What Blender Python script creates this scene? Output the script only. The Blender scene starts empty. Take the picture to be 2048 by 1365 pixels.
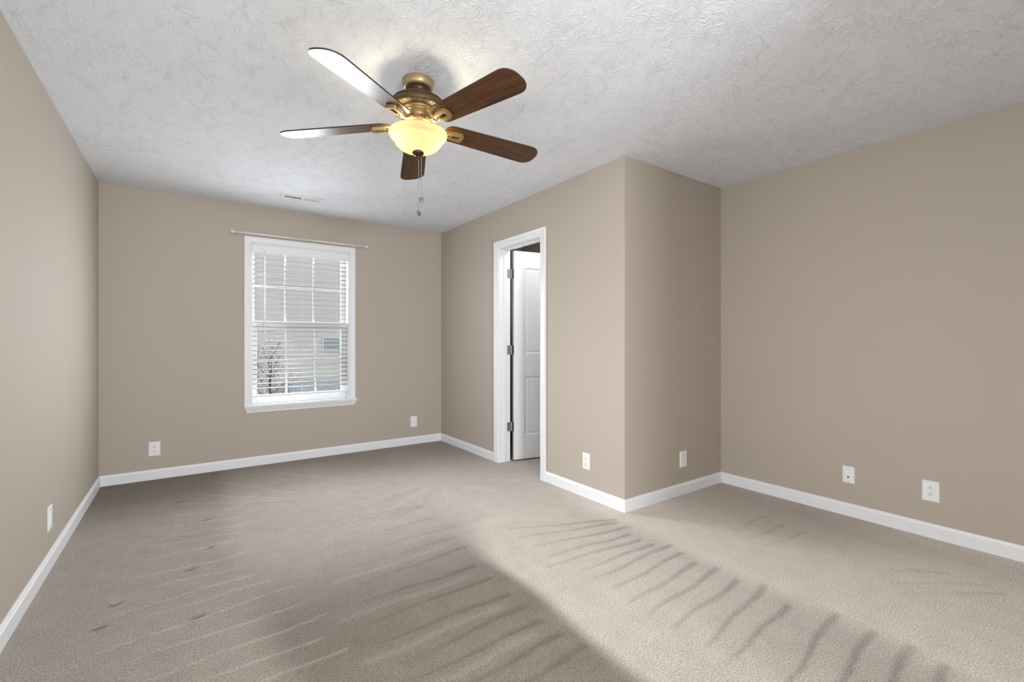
import bpy, bmesh, math, random
import numpy as np
from mathutils import Vector, Matrix

sc = bpy.context.scene
C = sc.collection
PI = math.pi
random.seed(7)

# ------------------------------------------------------------------ camera
CAM_Z, YAW, FPX = 1.1704, 0.612347, 921.67
cam_d = bpy.data.cameras.new('camera')
cam = bpy.data.objects.new('camera', cam_d)
C.objects.link(cam)
cam.location = (0, 0, CAM_Z)
cam.rotation_euler = (PI / 2, 0, -YAW)
cam_d.sensor_fit = 'HORIZONTAL'
cam_d.sensor_width = 36.0
cam_d.lens = 36.0 * FPX / 2048.0
cam_d.clip_start = 0.02
sc.camera = cam

# ------------------------------------------------------------------ exposure, world, lights
sc.view_settings.view_transform = 'Standard'
sc.view_settings.look = 'None'
sc.view_settings.gamma = 1.0
sc.view_settings.exposure = 0.12
sc.view_settings.use_curve_mapping = False

world = bpy.data.worlds.new('world')
sc.world = world
world.use_nodes = True
wb = world.node_tree.nodes['Background']
wb.inputs['Color'].default_value = (0.90, 0.95, 1.0, 1)
wb.inputs['Strength'].default_value = 1.25

H = 2.44                      # ceiling height
XL, YB, XC, YC, XR, YR = -0.589, 4.930, 2.443, 2.137, 3.622, -2.2
XD = XC + 0.125               # far face of the wall with the door
WX0, WX1, WZ0, WZ1 = 0.486, 1.376, 0.566, 2.090     # window opening
RX0, RX1, RZ0, RZ1 = 0.00, 0.88, 0.75, 2.05         # added unseen window behind the viewpoint, for fill light
SY0, SY1 = 0.36, 1.34                                # added unseen window in the left wall, for fill light

def area_light(name, loc, rot, sx, sy, power, color, spread=180.0):
    d = bpy.data.lights.new(name, 'AREA')
    d.shape = 'RECTANGLE'; d.size = sx; d.size_y = sy
    d.energy = power; d.color = color; d.spread = math.radians(spread)
    o = bpy.data.objects.new(name, d); C.objects.link(o)
    o.location = loc; o.rotation_euler = rot
    return o
# daylight of the back window, plus added fill lamps at two unseen windows
LP = dict(win=14.0, win180=9.5, winR=6, sky=62, rear=176, side=25, fan=2.7, bowl=0.5)
def _w(k, *a):
    if LP[k] > 0: area_light(*a)
WM = ((WX0 + WX1) / 2, YB - 0.055, (WZ0 + WZ1) / 2 - .02)
_w('win', 'daylight_window', WM, (-PI / 2 + math.radians(9), 0, math.radians(-28)), WX1 - WX0 - .10, WZ1 - WZ0 - .16, LP['win'], (0.95, 0.98, 1.0), 140)
_w('win180', 'daylight_window', WM, (-PI / 2, 0, 0), WX1 - WX0 - .04, WZ1 - WZ0 - .10, LP['win180'], (0.95, 0.98, 1.0))
_w('winR', 'daylight_window', WM, (-PI / 2 + math.radians(20), 0, math.radians(15)), WX1 - WX0 - .10, WZ1 - WZ0 - .16, LP['winR'], (0.97, 0.98, 1.0), 66)
_w('sky', 'daylight_sky', (WM[0], YB + 0.60, WM[2] + .55), (-PI / 2 + math.radians(28), 0, 0), 1.5, 1.7, LP['sky'], (0.95, 0.98, 1.0))
_w('rear', 'fill_rear_window', ((RX0 + RX1) / 2, YR - 0.17, (RZ0 + RZ1) / 2), (PI / 2, 0, 0), RX1 - RX0, RZ1 - RZ0, LP['rear'], (1.0, 1.0, 1.0))
_w('side', 'fill_side_window', (XL - .17, (SY0 + SY1) / 2, (RZ0 + RZ1) / 2), (0, -PI / 2 + math.radians(13), 0), RZ1 - RZ0, SY1 - SY0, LP['side'], (1.0, 1.0, 1.0), 120)

# ------------------------------------------------------------------ materials
def new_mat(name):
    m = bpy.data.materials.new(name); m.use_nodes = True
    nt = m.node_tree
    return m, nt, nt.nodes['Principled BSDF']
def N(nt, kind, **kw):
    n = nt.nodes.new(kind)
    for k, v in kw.items():
        setattr(n, k, v)
    return n
def lin(r, g, b):
    f = lambda c: (c / 255 / 12.92) if c / 255 <= 0.04045 else ((c / 255 + 0.055) / 1.055) ** 2.4
    return (f(r), f(g), f(b), 1)
def plain(name, col, rough=0.5, metal=0.0, bump=0.0, bscale=200.0, var=0.0, coat=0.0):
    m, nt, b = new_mat(name)
    b.inputs['Roughness'].default_value = rough
    b.inputs['Metallic'].default_value = metal
    if coat:
        b.inputs['Coat Weight'].default_value = coat
        b.inputs['Coat Roughness'].default_value = 0.12
    tc = N(nt, 'ShaderNodeTexCoord')
    nz = N(nt, 'ShaderNodeTexNoise'); nz.inputs['Scale'].default_value = bscale
    nt.links.new(tc.outputs['Object'], nz.inputs['Vector'])
    mx = N(nt, 'ShaderNodeMix', data_type='RGBA')
    mx.inputs[6].default_value = tuple(c * (1 - var) for c in col[:3]) + (1,)
    mx.inputs[7].default_value = tuple(min(1, c * (1 + var)) for c in col[:3]) + (1,)
    nt.links.new(nz.outputs['Fac'], mx.inputs[0])
    nt.links.new(mx.outputs[2], b.inputs['Base Color'])
    if bump:
        bp = N(nt, 'ShaderNodeBump'); bp.inputs['Strength'].default_value = bump; bp.inputs['Distance'].default_value = 0.001
        nt.links.new(nz.outputs['Fac'], bp.inputs['Height'])
        nt.links.new(bp.outputs['Normal'], b.inputs['Normal'])
    return m

M = {}
M['wall'] = plain('wall_paint', lin(189, 180, 169), 0.75, bump=0.12, bscale=260, var=0.012)
M['trim'] = plain('white_trim_paint', lin(244, 247, 252), 0.38, bump=0.02, bscale=60, var=0.01)
M['door'] = plain('white_door_paint', lin(242, 245, 250), 0.42, bump=0.05, bscale=90, var=0.01)
M['vinyl'] = plain('white_vinyl', lin(243, 245, 247), 0.35, var=0.01)
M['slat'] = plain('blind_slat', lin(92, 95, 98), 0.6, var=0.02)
M['plate'] = plain('white_plate_plastic', lin(247, 249, 251), 0.3, var=0.01)
M['slot'] = plain('dark_slot', lin(70, 68, 66), 0.6, var=0.02)
M['jackgrey'] = plain('grey_socket', lin(165, 164, 162), 0.5, var=0.02)
M['jack'] = plain('jack_metal', lin(120, 116, 108), 0.35, metal=0.6, var=0.05)
M['nickel'] = plain('brushed_nickel', lin(188, 187, 184), 0.36, metal=0.85, bump=0.03, bscale=400, var=0.04)
M['rod'] = plain('cream_white_metal', lin(232, 229, 222), 0.4, var=0.01)
M['vent'] = plain('white_vent_metal', lin(236, 236, 236), 0.45, var=0.01)
M['ventdark'] = plain('duct_shade', lin(120, 120, 121), 0.8, var=0.02)
M['brass'] = plain('antique_brass', lin(82, 65, 38), 0.5, metal=0.35, bump=0.04, bscale=120, var=0.12)
M['pan'] = plain('dark_lamp_pan', lin(40, 34, 28), 0.7, var=0.05)
M['brasslit'] = plain('lamplit_brass', lin(150, 124, 82), 0.42, metal=0.4, var=0.08, bscale=90)  # brass lightened to paint in the bulb glow on hub and irons
M['brassdark'] = plain('dark_bronze', lin(62, 46, 30), 0.38, metal=0.6, var=0.12)
M['canopy'] = plain('tan_brass', lin(168, 148, 112), 0.42, metal=0.55, var=0.05)
M['fob'] = plain('pewter_fob', lin(112, 112, 112), 0.5, metal=0.4, var=0.1)
M['chain'] = plain('chain_metal', lin(165, 160, 150), 0.4, metal=0.5, var=0.1)

# walnut blades: grain runs along the blade (local x), clear lacquer on top
def walnut():
    m, nt, b = new_mat('walnut_veneer')
    tc = N(nt, 'ShaderNodeTexCoord')
    mp = N(nt, 'ShaderNodeMapping'); mp.inputs['Scale'].default_value = (5, 60, 20)
    n1 = N(nt, 'ShaderNodeTexNoise'); n1.inputs['Scale'].default_value = 1.0; n1.inputs['Detail'].default_value = 7; n1.inputs['Distortion'].default_value = 0.5
    nt.links.new(tc.outputs['Object'], mp.inputs['Vector']); nt.links.new(mp.outputs['Vector'], n1.inputs['Vector'])
    cr = N(nt, 'ShaderNodeValToRGB')
    cr.color_ramp.elements[0].position = 0.25; cr.color_ramp.elements[0].color = lin(40, 23, 10)
    cr.color_ramp.elements[1].position = 0.75; cr.color_ramp.elements[1].color = lin(98, 61, 27)
    nt.links.new(n1.outputs['Fac'], cr.inputs['Fac']); nt.links.new(cr.outputs['Color'], b.inputs['Base Color'])
    b.inputs['Roughness'].default_value = 0.32
    b.inputs['Coat Weight'].default_value = 0.13; b.inputs['Coat Roughness'].default_value = 0.18
    b.inputs['Specular IOR Level'].default_value = 0.28
    return m
M['walnut'] = walnut()
M['bladeedge'] = plain('dark_blade_edge', lin(50, 36, 26), 0.5, var=0.05)

# window glass: thin clear pane with a faint reflection
def glass():
    m, nt, b = new_mat('window_glass')
    out = nt.nodes['Material Output']
    tr = N(nt, 'ShaderNodeBsdfTransparent'); tr.inputs['Color'].default_value = (0.96, 0.96, 0.96, 1)
    gl = N(nt, 'ShaderNodeBsdfGlossy'); gl.inputs['Roughness'].default_value = 0.02
    mx = N(nt, 'ShaderNodeMixShader'); mx.inputs[0].default_value = 0.008
    nt.links.new(tr.outputs[0], mx.inputs[1]); nt.links.new(gl.outputs[0], mx.inputs[2]); nt.links.new(mx.outputs[0], out.inputs['Surface'])
    return m
M['glass'] = glass()

# frosted lamp glass, lit by the bulbs inside
def bowl_glass():
    m, nt, b = new_mat('frosted_lamp_glass')
    out = nt.nodes['Material Output']
    tl = N(nt, 'ShaderNodeBsdfTranslucent'); tl.inputs['Color'].default_value = (0.190, 0.150, 0.082, 1)
    df = N(nt, 'ShaderNodeBsdfDiffuse'); df.inputs['Color'].default_value = (0.05, 0.042, 0.03, 1)
    tr = N(nt, 'ShaderNodeBsdfTransparent'); tr.inputs['Color'].default_value = (1, 0.98, 0.94, 1)
    em = N(nt, 'ShaderNodeEmission'); em.inputs['Color'].default_value = (1.0, 0.70, 0.36, 1); em.inputs['Strength'].default_value = LP['bowl']
    m1 = N(nt, 'ShaderNodeMixShader'); m1.inputs[0].default_value = 0.4
    m2 = N(nt, 'ShaderNodeMixShader'); m2.inputs[0].default_value = 0.10
    ad = N(nt, 'ShaderNodeAddShader')
    L = nt.links.new
    L(tl.outputs[0], m1.inputs[1]); L(df.outputs[0], m1.inputs[2])
    L(m1.outputs[0], m2.inputs[1]); L(tr.outputs[0], m2.inputs[2])
    L(m2.outputs[0], ad.inputs[0]); L(em.outputs[0], ad.inputs[1]); L(ad.outputs[0], out.inputs['Surface'])
    return m
M['bowl'] = bowl_glass()

# ceiling: stomped "crow's foot" plaster texture
def ceiling_mat():
    m, nt, b = new_mat('stomped_ceiling_plaster')
    L = nt.links.new
    b.inputs['Base Color'].default_value = lin(236, 241, 249); b.inputs['Roughness'].default_value = 0.9
    tc = N(nt, 'ShaderNodeTexCoord')
    wn = N(nt, 'ShaderNodeTexNoise'); wn.inputs['Scale'].default_value = 13; wn.inputs['Detail'].default_value = 2
    L(tc.outputs['Object'], wn.inputs['Vector'])
    w1 = N(nt, 'ShaderNodeVectorMath', operation='SUBTRACT'); w1.inputs[1].default_value = (.5, .5, .5); L(wn.outputs['Color'], w1.inputs[0])
    w2 = N(nt, 'ShaderNodeVectorMath', operation='SCALE'); w2.inputs['Scale'].default_value = 0.09; L(w1.outputs[0], w2.inputs[0])
    w3 = N(nt, 'ShaderNodeVectorMath', operation='ADD'); L(tc.outputs['Object'], w3.inputs[0]); L(w2.outputs[0], w3.inputs[1])
    def layer(scale, fa, fr, seed):
        off = N(nt, 'ShaderNodeVectorMath', operation='ADD'); off.inputs[1].default_value = (seed * 3.7, seed * 1.9, 0); L(w3.outputs[0], off.inputs[0])
        vo = N(nt, 'ShaderNodeTexVoronoi', voronoi_dimensions='2D'); vo.inputs['Scale'].default_value = scale
        L(off.outputs[0], vo.inputs['Vector'])
        d = N(nt, 'ShaderNodeVectorMath', operation='SUBTRACT'); L(off.outputs[0], d.inputs[0]); L(vo.outputs['Position'], d.inputs[1])
        sx = N(nt, 'ShaderNodeSeparateXYZ'); L(d.outputs[0], sx.inputs[0])
        at = N(nt, 'ShaderNodeMath', operation='ARCTAN2'); L(sx.outputs['Y'], at.inputs[0]); L(sx.outputs['X'], at.inputs[1])
        ln = N(nt, 'ShaderNodeVectorMath', operation='LENGTH'); L(d.outputs[0], ln.inputs[0])
        a1 = N(nt, 'ShaderNodeMath', operation='MULTIPLY'); a1.inputs[1].default_value = fa; L(at.outputs[0], a1.inputs[0])
        r1 = N(nt, 'ShaderNodeMath', operation='MULTIPLY'); r1.inputs[1].default_value = fr; L(ln.outputs['Value'], r1.inputs[0])
        cs = N(nt, 'ShaderNodeSeparateColor'); L(vo.outputs['Color'], cs.inputs[0])
        c1 = N(nt, 'ShaderNodeMath', operation='MULTIPLY'); c1.inputs[1].default_value = 40; L(cs.outputs[0], c1.inputs[0])
        cb = N(nt, 'ShaderNodeCombineXYZ'); L(a1.outputs[0], cb.inputs[0]); L(r1.outputs[0], cb.inputs[1]); L(c1.outputs[0], cb.inputs[2])
        nz = N(nt, 'ShaderNodeTexNoise'); nz.inputs['Scale'].default_value = 1.0; nz.inputs['Detail'].default_value = 1.5
        L(cb.outputs[0], nz.inputs['Vector'])
        mr = N(nt, 'ShaderNodeMapRange', interpolation_type='SMOOTHSTEP'); mr.inputs['From Min'].default_value = 0.50; mr.inputs['From Max'].default_value = 0.66
        L(nz.outputs['Fac'], mr.inputs['Value'])
        rm = N(nt, 'ShaderNodeMapRange', interpolation_type='SMOOTHSTEP'); rm.inputs['From Min'].default_value = 0.012; rm.inputs['From Max'].default_value = 0.034
        L(ln.outputs['Value'], rm.inputs['Value'])
        pr_ = N(nt, 'ShaderNodeMath', operation='MULTIPLY'); L(mr.outputs[0], pr_.inputs[0]); L(rm.outputs[0], pr_.inputs[1])
        return pr_.outputs[0]
    h1 = layer(8.5, 7.0, 48.0, 0.0)
    h2 = layer(11.0, 6.0, 55.0, 5.0)
    mxh = N(nt, 'ShaderNodeMath', operation='MAXIMUM'); L(h1, mxh.inputs[0]); L(h2, mxh.inputs[1])
    pm = N(nt, 'ShaderNodeTexNoise'); pm.inputs['Scale'].default_value = 5.0; pm.inputs['Detail'].default_value = 2
    L(tc.outputs['Object'], pm.inputs['Vector'])
    pr = N(nt, 'ShaderNodeMapRange'); pr.inputs['From Min'].default_value = 0.38; pr.inputs['From Max'].default_value = 0.62; pr.inputs['To Min'].default_value = 0.45
    L(pm.outputs['Fac'], pr.inputs['Value'])
    hh = N(nt, 'ShaderNodeMath', operation='MULTIPLY'); L(mxh.outputs[0], hh.inputs[0]); L(pr.outputs[0], hh.inputs[1])
    bp = N(nt, 'ShaderNodeBump'); bp.inputs['Strength'].default_value = 0.7; bp.inputs['Distance'].default_value = 0.0028
    L(hh.outputs[0], bp.inputs['Height']); L(bp.outputs['Normal'], b.inputs['Normal'])
    return m
M['ceiling'] = ceiling_mat()

# carpet: cut pile; the attribute "nap" holds the vacuumed pile plus painted window light and shade
def carpet_mat():
    m, nt, b = new_mat('cut_pile_carpet')
    L = nt.links.new
    b.inputs['Roughness'].default_value = 1.0
    b.inputs['Specular IOR Level'].default_value = 0.1
    b.inputs['Sheen Weight'].default_value = 0.12
    b.inputs['Sheen Roughness'].default_value = 0.6
    at = N(nt, 'ShaderNodeAttribute', attribute_name='nap_and_light')
    tc = N(nt, 'ShaderNodeTexCoord')
    n1 = N(nt, 'ShaderNodeTexNoise'); n1.inputs['Scale'].default_value = 150; n1.inputs['Detail'].default_value = 3; n1.inputs['Roughness'].default_value = 0.7
    n2 = N(nt, 'ShaderNodeTexNoise'); n2.inputs['Scale'].default_value = 9; n2.inputs['Detail'].default_value = 3
    L(tc.outputs['Object'], n1.inputs['Vector']); L(tc.outputs['Object'], n2.inputs['Vector'])
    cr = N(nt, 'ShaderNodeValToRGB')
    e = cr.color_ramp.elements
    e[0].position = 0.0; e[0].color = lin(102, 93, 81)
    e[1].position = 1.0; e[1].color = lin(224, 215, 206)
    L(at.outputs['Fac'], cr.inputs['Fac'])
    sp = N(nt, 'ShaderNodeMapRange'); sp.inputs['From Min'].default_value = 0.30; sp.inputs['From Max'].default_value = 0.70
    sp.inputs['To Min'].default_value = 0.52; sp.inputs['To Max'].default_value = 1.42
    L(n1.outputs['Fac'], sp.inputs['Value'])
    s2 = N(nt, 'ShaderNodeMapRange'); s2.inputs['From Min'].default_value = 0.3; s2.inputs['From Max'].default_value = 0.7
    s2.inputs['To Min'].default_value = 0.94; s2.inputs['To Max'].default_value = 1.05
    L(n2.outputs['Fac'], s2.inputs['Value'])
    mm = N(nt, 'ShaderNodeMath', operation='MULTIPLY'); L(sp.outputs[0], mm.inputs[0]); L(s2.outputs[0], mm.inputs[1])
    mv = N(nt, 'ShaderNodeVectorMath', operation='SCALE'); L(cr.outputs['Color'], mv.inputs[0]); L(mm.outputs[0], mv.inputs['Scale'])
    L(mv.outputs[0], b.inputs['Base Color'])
    bp = N(nt, 'ShaderNodeBump'); bp.inputs['Strength'].default_value = 0.5; bp.inputs['Distance'].default_value = 0.004
    L(n1.outputs['Fac'], bp.inputs['Height']); L(bp.outputs['Normal'], b.inputs['Normal'])
    return m
M['carpet'] = carpet_mat()
M['siding'] = plain('neighbour_siding', lin(199, 195, 190), 0.7, bump=0.05, bscale=30, var=0.03)
M['outglass'] = plain('neighbour_window_glass', lin(146, 156, 160), 0.3, var=0.08)
M['outtrim'] = plain('neighbour_trim', lin(205, 207, 207), 0.5, var=0.02)
M['shingle'] = plain('grey_shingles', lin(168, 174, 179), 0.9, bump=0.4, bscale=14, var=0.25)
M['lawn'] = plain('lawn', lin(120, 128, 98), 0.95, bump=0.3, bscale=12, var=0.25)
M['bark'] = plain('bark', lin(84, 76, 68), 0.9, bump=0.3, bscale=40, var=0.2)
M['leaf'] = plain('leaves', lin(74, 82, 66), 0.7, var=0.3, bscale=6)

# ------------------------------------------------------------------ mesh helpers
class B:
    def __init__(s):
        s.bm = bmesh.new()
    def box(s, x0, x1, y0, y1, z0, z1, bev=0.0, seg=1, mi=0):
        nb = bmesh.new()
        bmesh.ops.create_cube(nb, size=1.0)
        for v in nb.verts:
            v.co = Vector((x0 + (v.co.x + .5) * (x1 - x0), y0 + (v.co.y + .5) * (y1 - y0), z0 + (v.co.z + .5) * (z1 - z0)))
        if bev:
            bmesh.ops.bevel(nb, geom=nb.edges[:], offset=bev, segments=seg, profile=0.5, affect='EDGES')
        return s._merge(nb, mi)
    def _merge(s, nb, mi=0, mat=None):
        if mat is not None:
            nb.transform(mat)
        mp = {v: s.bm.verts.new(v.co) for v in nb.verts}
        for f in nb.faces:
            try:
                g = s.bm.faces.new([mp[v] for v in f.verts]); g.material_index = mi; g.smooth = f.smooth
            except ValueError:
                pass
        nb.free(); return s
    def prism(s, poly, axis, a, b, mi=0):
        """poly: 2-D outline in the plane across axis, extruded from a to b (x: (y,z), y: (x,z), z: (x,y))"""
        def P(p, t):
            return {'x': (t, p[0], p[1]), 'y': (p[0], t, p[1]), 'z': (p[0], p[1], t)}[axis]
        lo = [s.bm.verts.new(P(p, a)) for p in poly]; hi = [s.bm.verts.new(P(p, b)) for p in poly]
        n = len(poly)
        fs = [s.bm.faces.new(lo), s.bm.faces.new(hi[::-1])]
        for i in range(n):
            fs.append(s.bm.faces.new([lo[i], hi[i], hi[(i + 1) % n], lo[(i + 1) % n]]))
        for f in fs: f.material_index = mi
        return s
    def lathe(s, prof, n=48, c=(0, 0, 0), close=False):
        rings = []
        for r, z in prof:
            if r < 1e-6:
                rings.append([s.bm.verts.new((c[0], c[1], c[2] + z))])
            else:
                rings.append([s.bm.verts.new((c[0] + r * math.cos(2 * PI * i / n), c[1] + r * math.sin(2 * PI * i / n), c[2] + z)) for i in range(n)])
        for a, b in zip(rings, rings[1:]):
            for i in range(n):
                j = (i + 1) % n
                if len(a) == 1 and len(b) == 1: continue
                if len(a) == 1: f = s.bm.faces.new([a[0], b[j], b[i]])
                elif len(b) == 1: f = s.bm.faces.new([a[i], a[j], b[0]])
                else: f = s.bm.faces.new([a[i], a[j], b[j], b[i]])
                f.smooth = True
        return s
    def tube(s, pts, rad, n=10, caps=True):
        pts = [Vector(p) for p in pts]
        rad = rad if isinstance(rad, (list, tuple)) else [rad] * len(pts)
        rings = []
        t0 = (pts[1] - pts[0]).normalized()
        up = Vector((0, 0, 1)) if abs(t0.z) < .9 else Vector((1, 0, 0))
        for i, p in enumerate(pts):
            t = (pts[min(i + 1, len(pts) - 1)] - pts[max(i - 1, 0)]).normalized()
            u = (up - t * up.dot(t)).normalized(); v = t.cross(u); up = u
            rings.append([s.bm.verts.new(p + (u * math.cos(2 * PI * k / n) + v * math.sin(2 * PI * k / n)) * rad[i]) for k in range(n)])
        for a, b in zip(rings, rings[1:]):
            for k in range(n):
                f = s.bm.faces.new([a[k], a[(k + 1) % n], b[(k + 1) % n], b[k]]); f.smooth = True
        if caps:
            s.bm.faces.new(rings[0][::-1]); s.bm.faces.new(rings[-1])
        return s
    def sweep_rect(s, pts, wid, thk, side):
        """flat bar along pts: half-widths wid along the vector side, half-thickness thk across it"""
        pts = [Vector(p) for p in pts]; side = Vector(side).normalized(); rings = []
        for i, p in enumerate(pts):
            t = (pts[min(i + 1, len(pts) - 1)] - pts[max(i - 1, 0)]).normalized()
            nrm = t.cross(side).normalized()
            w, h = wid[i], thk[i]
            ring = []
            for k in range(12):
                a = 2 * PI * k / 12
                ring.append(s.bm.verts.new(p + side * (w * math.copysign(abs(math.cos(a)) ** .6, math.cos(a))) + nrm * (h * math.copysign(abs(math.sin(a)) ** .6, math.sin(a)))))
            rings.append(ring)
        for a, b in zip(rings, rings[1:]):
            for k in range(12):
                f = s.bm.faces.new([a[k], a[(k + 1) % 12], b[(k + 1) % 12], b[k]]); f.smooth = True
        s.bm.faces.new(rings[0][::-1]); s.bm.faces.new(rings[-1]); return s
    def build(s, name, mats, parent=None, loc=None, rot=None, matrix=None):
        bmesh.ops.recalc_face_normals(s.bm, faces=s.bm.faces[:])
        me = bpy.data.meshes.new(name); s.bm.to_mesh(me); s.bm.free()
        for m in (mats if isinstance(mats, (list, tuple)) else [mats]):
            me.materials.append(m)
        o = bpy.data.objects.new(name, me); C.objects.link(o)
        if loc is not None: o.location = loc
        if rot is not None: o.rotation_euler = rot
        if matrix is not None: o.matrix_basis = matrix
        if parent is not None: o.parent = parent
        return o

def tag(o, label, cat, group=None):
    o['label'] = label; o['category'] = cat
    if group: o['group'] = group
    return o
def struct(o, label=None, cat=None):
    o['kind'] = 'structure'
    if label: o['label'] = label
    if cat: o['category'] = cat
    return o
def empty(name, loc=(0, 0, 0), rz=0.0):
    o = bpy.data.objects.new(name, None); C.objects.link(o)
    o.location = loc; o.rotation_euler = (0, 0, rz); o.empty_display_size = 0.1
    return o

# ------------------------------------------------------------------ floor (carpet with vacuum lanes and painted light and shade)
def smooth(t): t = np.clip(t, 0, 1); return t * t * (3 - 2 * t)
def make_floor():
    xs = np.arange(XL - 0.10, XR + 0.101, 0.0135); ys = np.arange(YR - 0.10, YB + 0.101, 0.0135)
    nx, ny = len(xs), len(ys)
    X, Y = np.meshgrid(xs, ys)
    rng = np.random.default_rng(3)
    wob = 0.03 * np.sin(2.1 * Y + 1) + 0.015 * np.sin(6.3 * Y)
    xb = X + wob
    # the four vacuum lanes, with window light and shade painted in
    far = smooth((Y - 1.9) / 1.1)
    nap_and_light = 0.36 - .10 * smooth((2.3 - Y) / 1.0)
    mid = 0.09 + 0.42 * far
    nap_and_light = nap_and_light + (mid - nap_and_light) * smooth((xb - 0.12) / 0.22)
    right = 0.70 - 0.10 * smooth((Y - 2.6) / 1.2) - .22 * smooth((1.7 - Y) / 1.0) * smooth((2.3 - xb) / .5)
    nap_and_light = nap_and_light + (right - nap_and_light) * smooth((xb - 1.235) / (0.10 + .5 * far))
    nap_and_light = nap_and_light + 0.32 * smooth((xb - 2.15) / 0.2) * (1 - far)  # light right-hand lane, raised further as a painted band of window light
    nap_and_light = nap_and_light - 0.28 * smooth((Y - 3.6) / .9) - .32 * smooth((xb - 2.55) / .6) * smooth((Y - .55) / .9) - .08 * smooth((xb - 3.1) / .3)  # painted shade: strip along the back wall, and the alcove's window shadow
    z = np.zeros_like(X)
    def stroke(a, b, amp, w0, w1, fade='a', soft=0.35):
        """a wheel mark from a to b; fades out towards the end named in fade; sharp on one flank"""
        nonlocal nap_and_light
        a = np.array(a); b = np.array(b); d = b - a; Ln = np.hypot(*d); d = d / Ln; n = np.array([-d[1], d[0]])
        t = ((X - a[0]) * d[0] + (Y - a[1]) * d[1]) / Ln
        u = (X - a[0]) * n[0] + (Y - a[1]) * n[1] + 0.006 * np.sin(9 * t + a[1] * 7)
        w = w0 + (w1 - w0) * np.clip(t, 0, 1)
        prof = smooth((u + w) / (0.35 * w + 0.004)) * smooth((w - u) / (soft * w + 0.006))
        ends = smooth((t + 0.02) / 0.08) * smooth((1.02 - t) / 0.06)
        f = np.clip(t, 0, 1) if fade == 'a' else (1 - np.clip(t, 0, 1)) if fade == 'b' else 1.0
        nap_and_light = nap_and_light + amp * prof * ends * (0.55 + 0.45 * f)
    # light ridges, lane along the left wall
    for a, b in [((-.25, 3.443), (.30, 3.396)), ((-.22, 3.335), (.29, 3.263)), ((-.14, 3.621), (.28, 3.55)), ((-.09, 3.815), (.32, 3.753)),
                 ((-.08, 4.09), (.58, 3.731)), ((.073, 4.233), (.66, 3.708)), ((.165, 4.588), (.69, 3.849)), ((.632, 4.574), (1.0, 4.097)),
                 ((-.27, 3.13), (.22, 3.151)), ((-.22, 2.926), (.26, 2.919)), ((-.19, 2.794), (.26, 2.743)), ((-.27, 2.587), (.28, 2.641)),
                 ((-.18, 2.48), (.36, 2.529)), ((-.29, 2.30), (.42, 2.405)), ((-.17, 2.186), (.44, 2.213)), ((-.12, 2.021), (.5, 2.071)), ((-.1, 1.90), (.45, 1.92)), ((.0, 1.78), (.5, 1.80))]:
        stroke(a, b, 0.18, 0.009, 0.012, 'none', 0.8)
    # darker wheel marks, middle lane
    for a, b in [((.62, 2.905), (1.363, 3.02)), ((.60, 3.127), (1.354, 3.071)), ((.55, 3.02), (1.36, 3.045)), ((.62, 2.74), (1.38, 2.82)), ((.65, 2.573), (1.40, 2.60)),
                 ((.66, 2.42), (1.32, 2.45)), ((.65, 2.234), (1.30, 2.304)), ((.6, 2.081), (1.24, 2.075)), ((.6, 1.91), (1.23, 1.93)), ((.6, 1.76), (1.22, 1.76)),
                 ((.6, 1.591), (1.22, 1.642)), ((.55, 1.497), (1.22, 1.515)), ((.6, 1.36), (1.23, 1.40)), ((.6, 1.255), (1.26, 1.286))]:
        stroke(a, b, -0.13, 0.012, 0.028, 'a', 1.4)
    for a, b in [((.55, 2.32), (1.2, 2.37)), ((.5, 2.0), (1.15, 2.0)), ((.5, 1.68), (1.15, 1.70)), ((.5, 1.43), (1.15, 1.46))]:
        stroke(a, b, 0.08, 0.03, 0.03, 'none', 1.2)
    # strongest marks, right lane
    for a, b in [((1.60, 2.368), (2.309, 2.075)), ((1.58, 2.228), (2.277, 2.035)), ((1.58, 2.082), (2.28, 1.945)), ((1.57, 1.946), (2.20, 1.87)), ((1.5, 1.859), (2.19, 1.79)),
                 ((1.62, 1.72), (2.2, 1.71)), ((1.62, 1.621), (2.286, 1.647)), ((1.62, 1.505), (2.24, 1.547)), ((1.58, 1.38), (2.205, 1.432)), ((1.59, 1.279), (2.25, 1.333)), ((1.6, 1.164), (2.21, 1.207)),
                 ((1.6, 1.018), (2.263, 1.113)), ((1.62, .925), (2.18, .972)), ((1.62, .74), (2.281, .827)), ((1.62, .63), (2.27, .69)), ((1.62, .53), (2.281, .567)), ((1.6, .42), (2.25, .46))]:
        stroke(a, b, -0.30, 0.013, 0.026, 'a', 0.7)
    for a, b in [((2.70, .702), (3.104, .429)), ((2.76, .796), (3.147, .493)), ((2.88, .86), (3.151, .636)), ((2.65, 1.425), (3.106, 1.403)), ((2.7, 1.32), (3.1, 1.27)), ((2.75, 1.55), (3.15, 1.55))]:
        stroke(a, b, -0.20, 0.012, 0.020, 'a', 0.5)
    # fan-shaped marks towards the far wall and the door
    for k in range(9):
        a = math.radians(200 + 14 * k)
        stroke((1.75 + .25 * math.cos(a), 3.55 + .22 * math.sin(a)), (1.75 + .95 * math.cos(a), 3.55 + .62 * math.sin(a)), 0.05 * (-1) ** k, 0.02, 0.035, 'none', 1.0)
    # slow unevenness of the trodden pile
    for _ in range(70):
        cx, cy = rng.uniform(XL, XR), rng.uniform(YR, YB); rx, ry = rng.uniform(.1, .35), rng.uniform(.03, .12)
        nap_and_light = nap_and_light + rng.uniform(-.045, .045) * np.exp(-((X - cx) / rx) ** 2 - ((Y - cy) / ry) ** 2)
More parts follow.
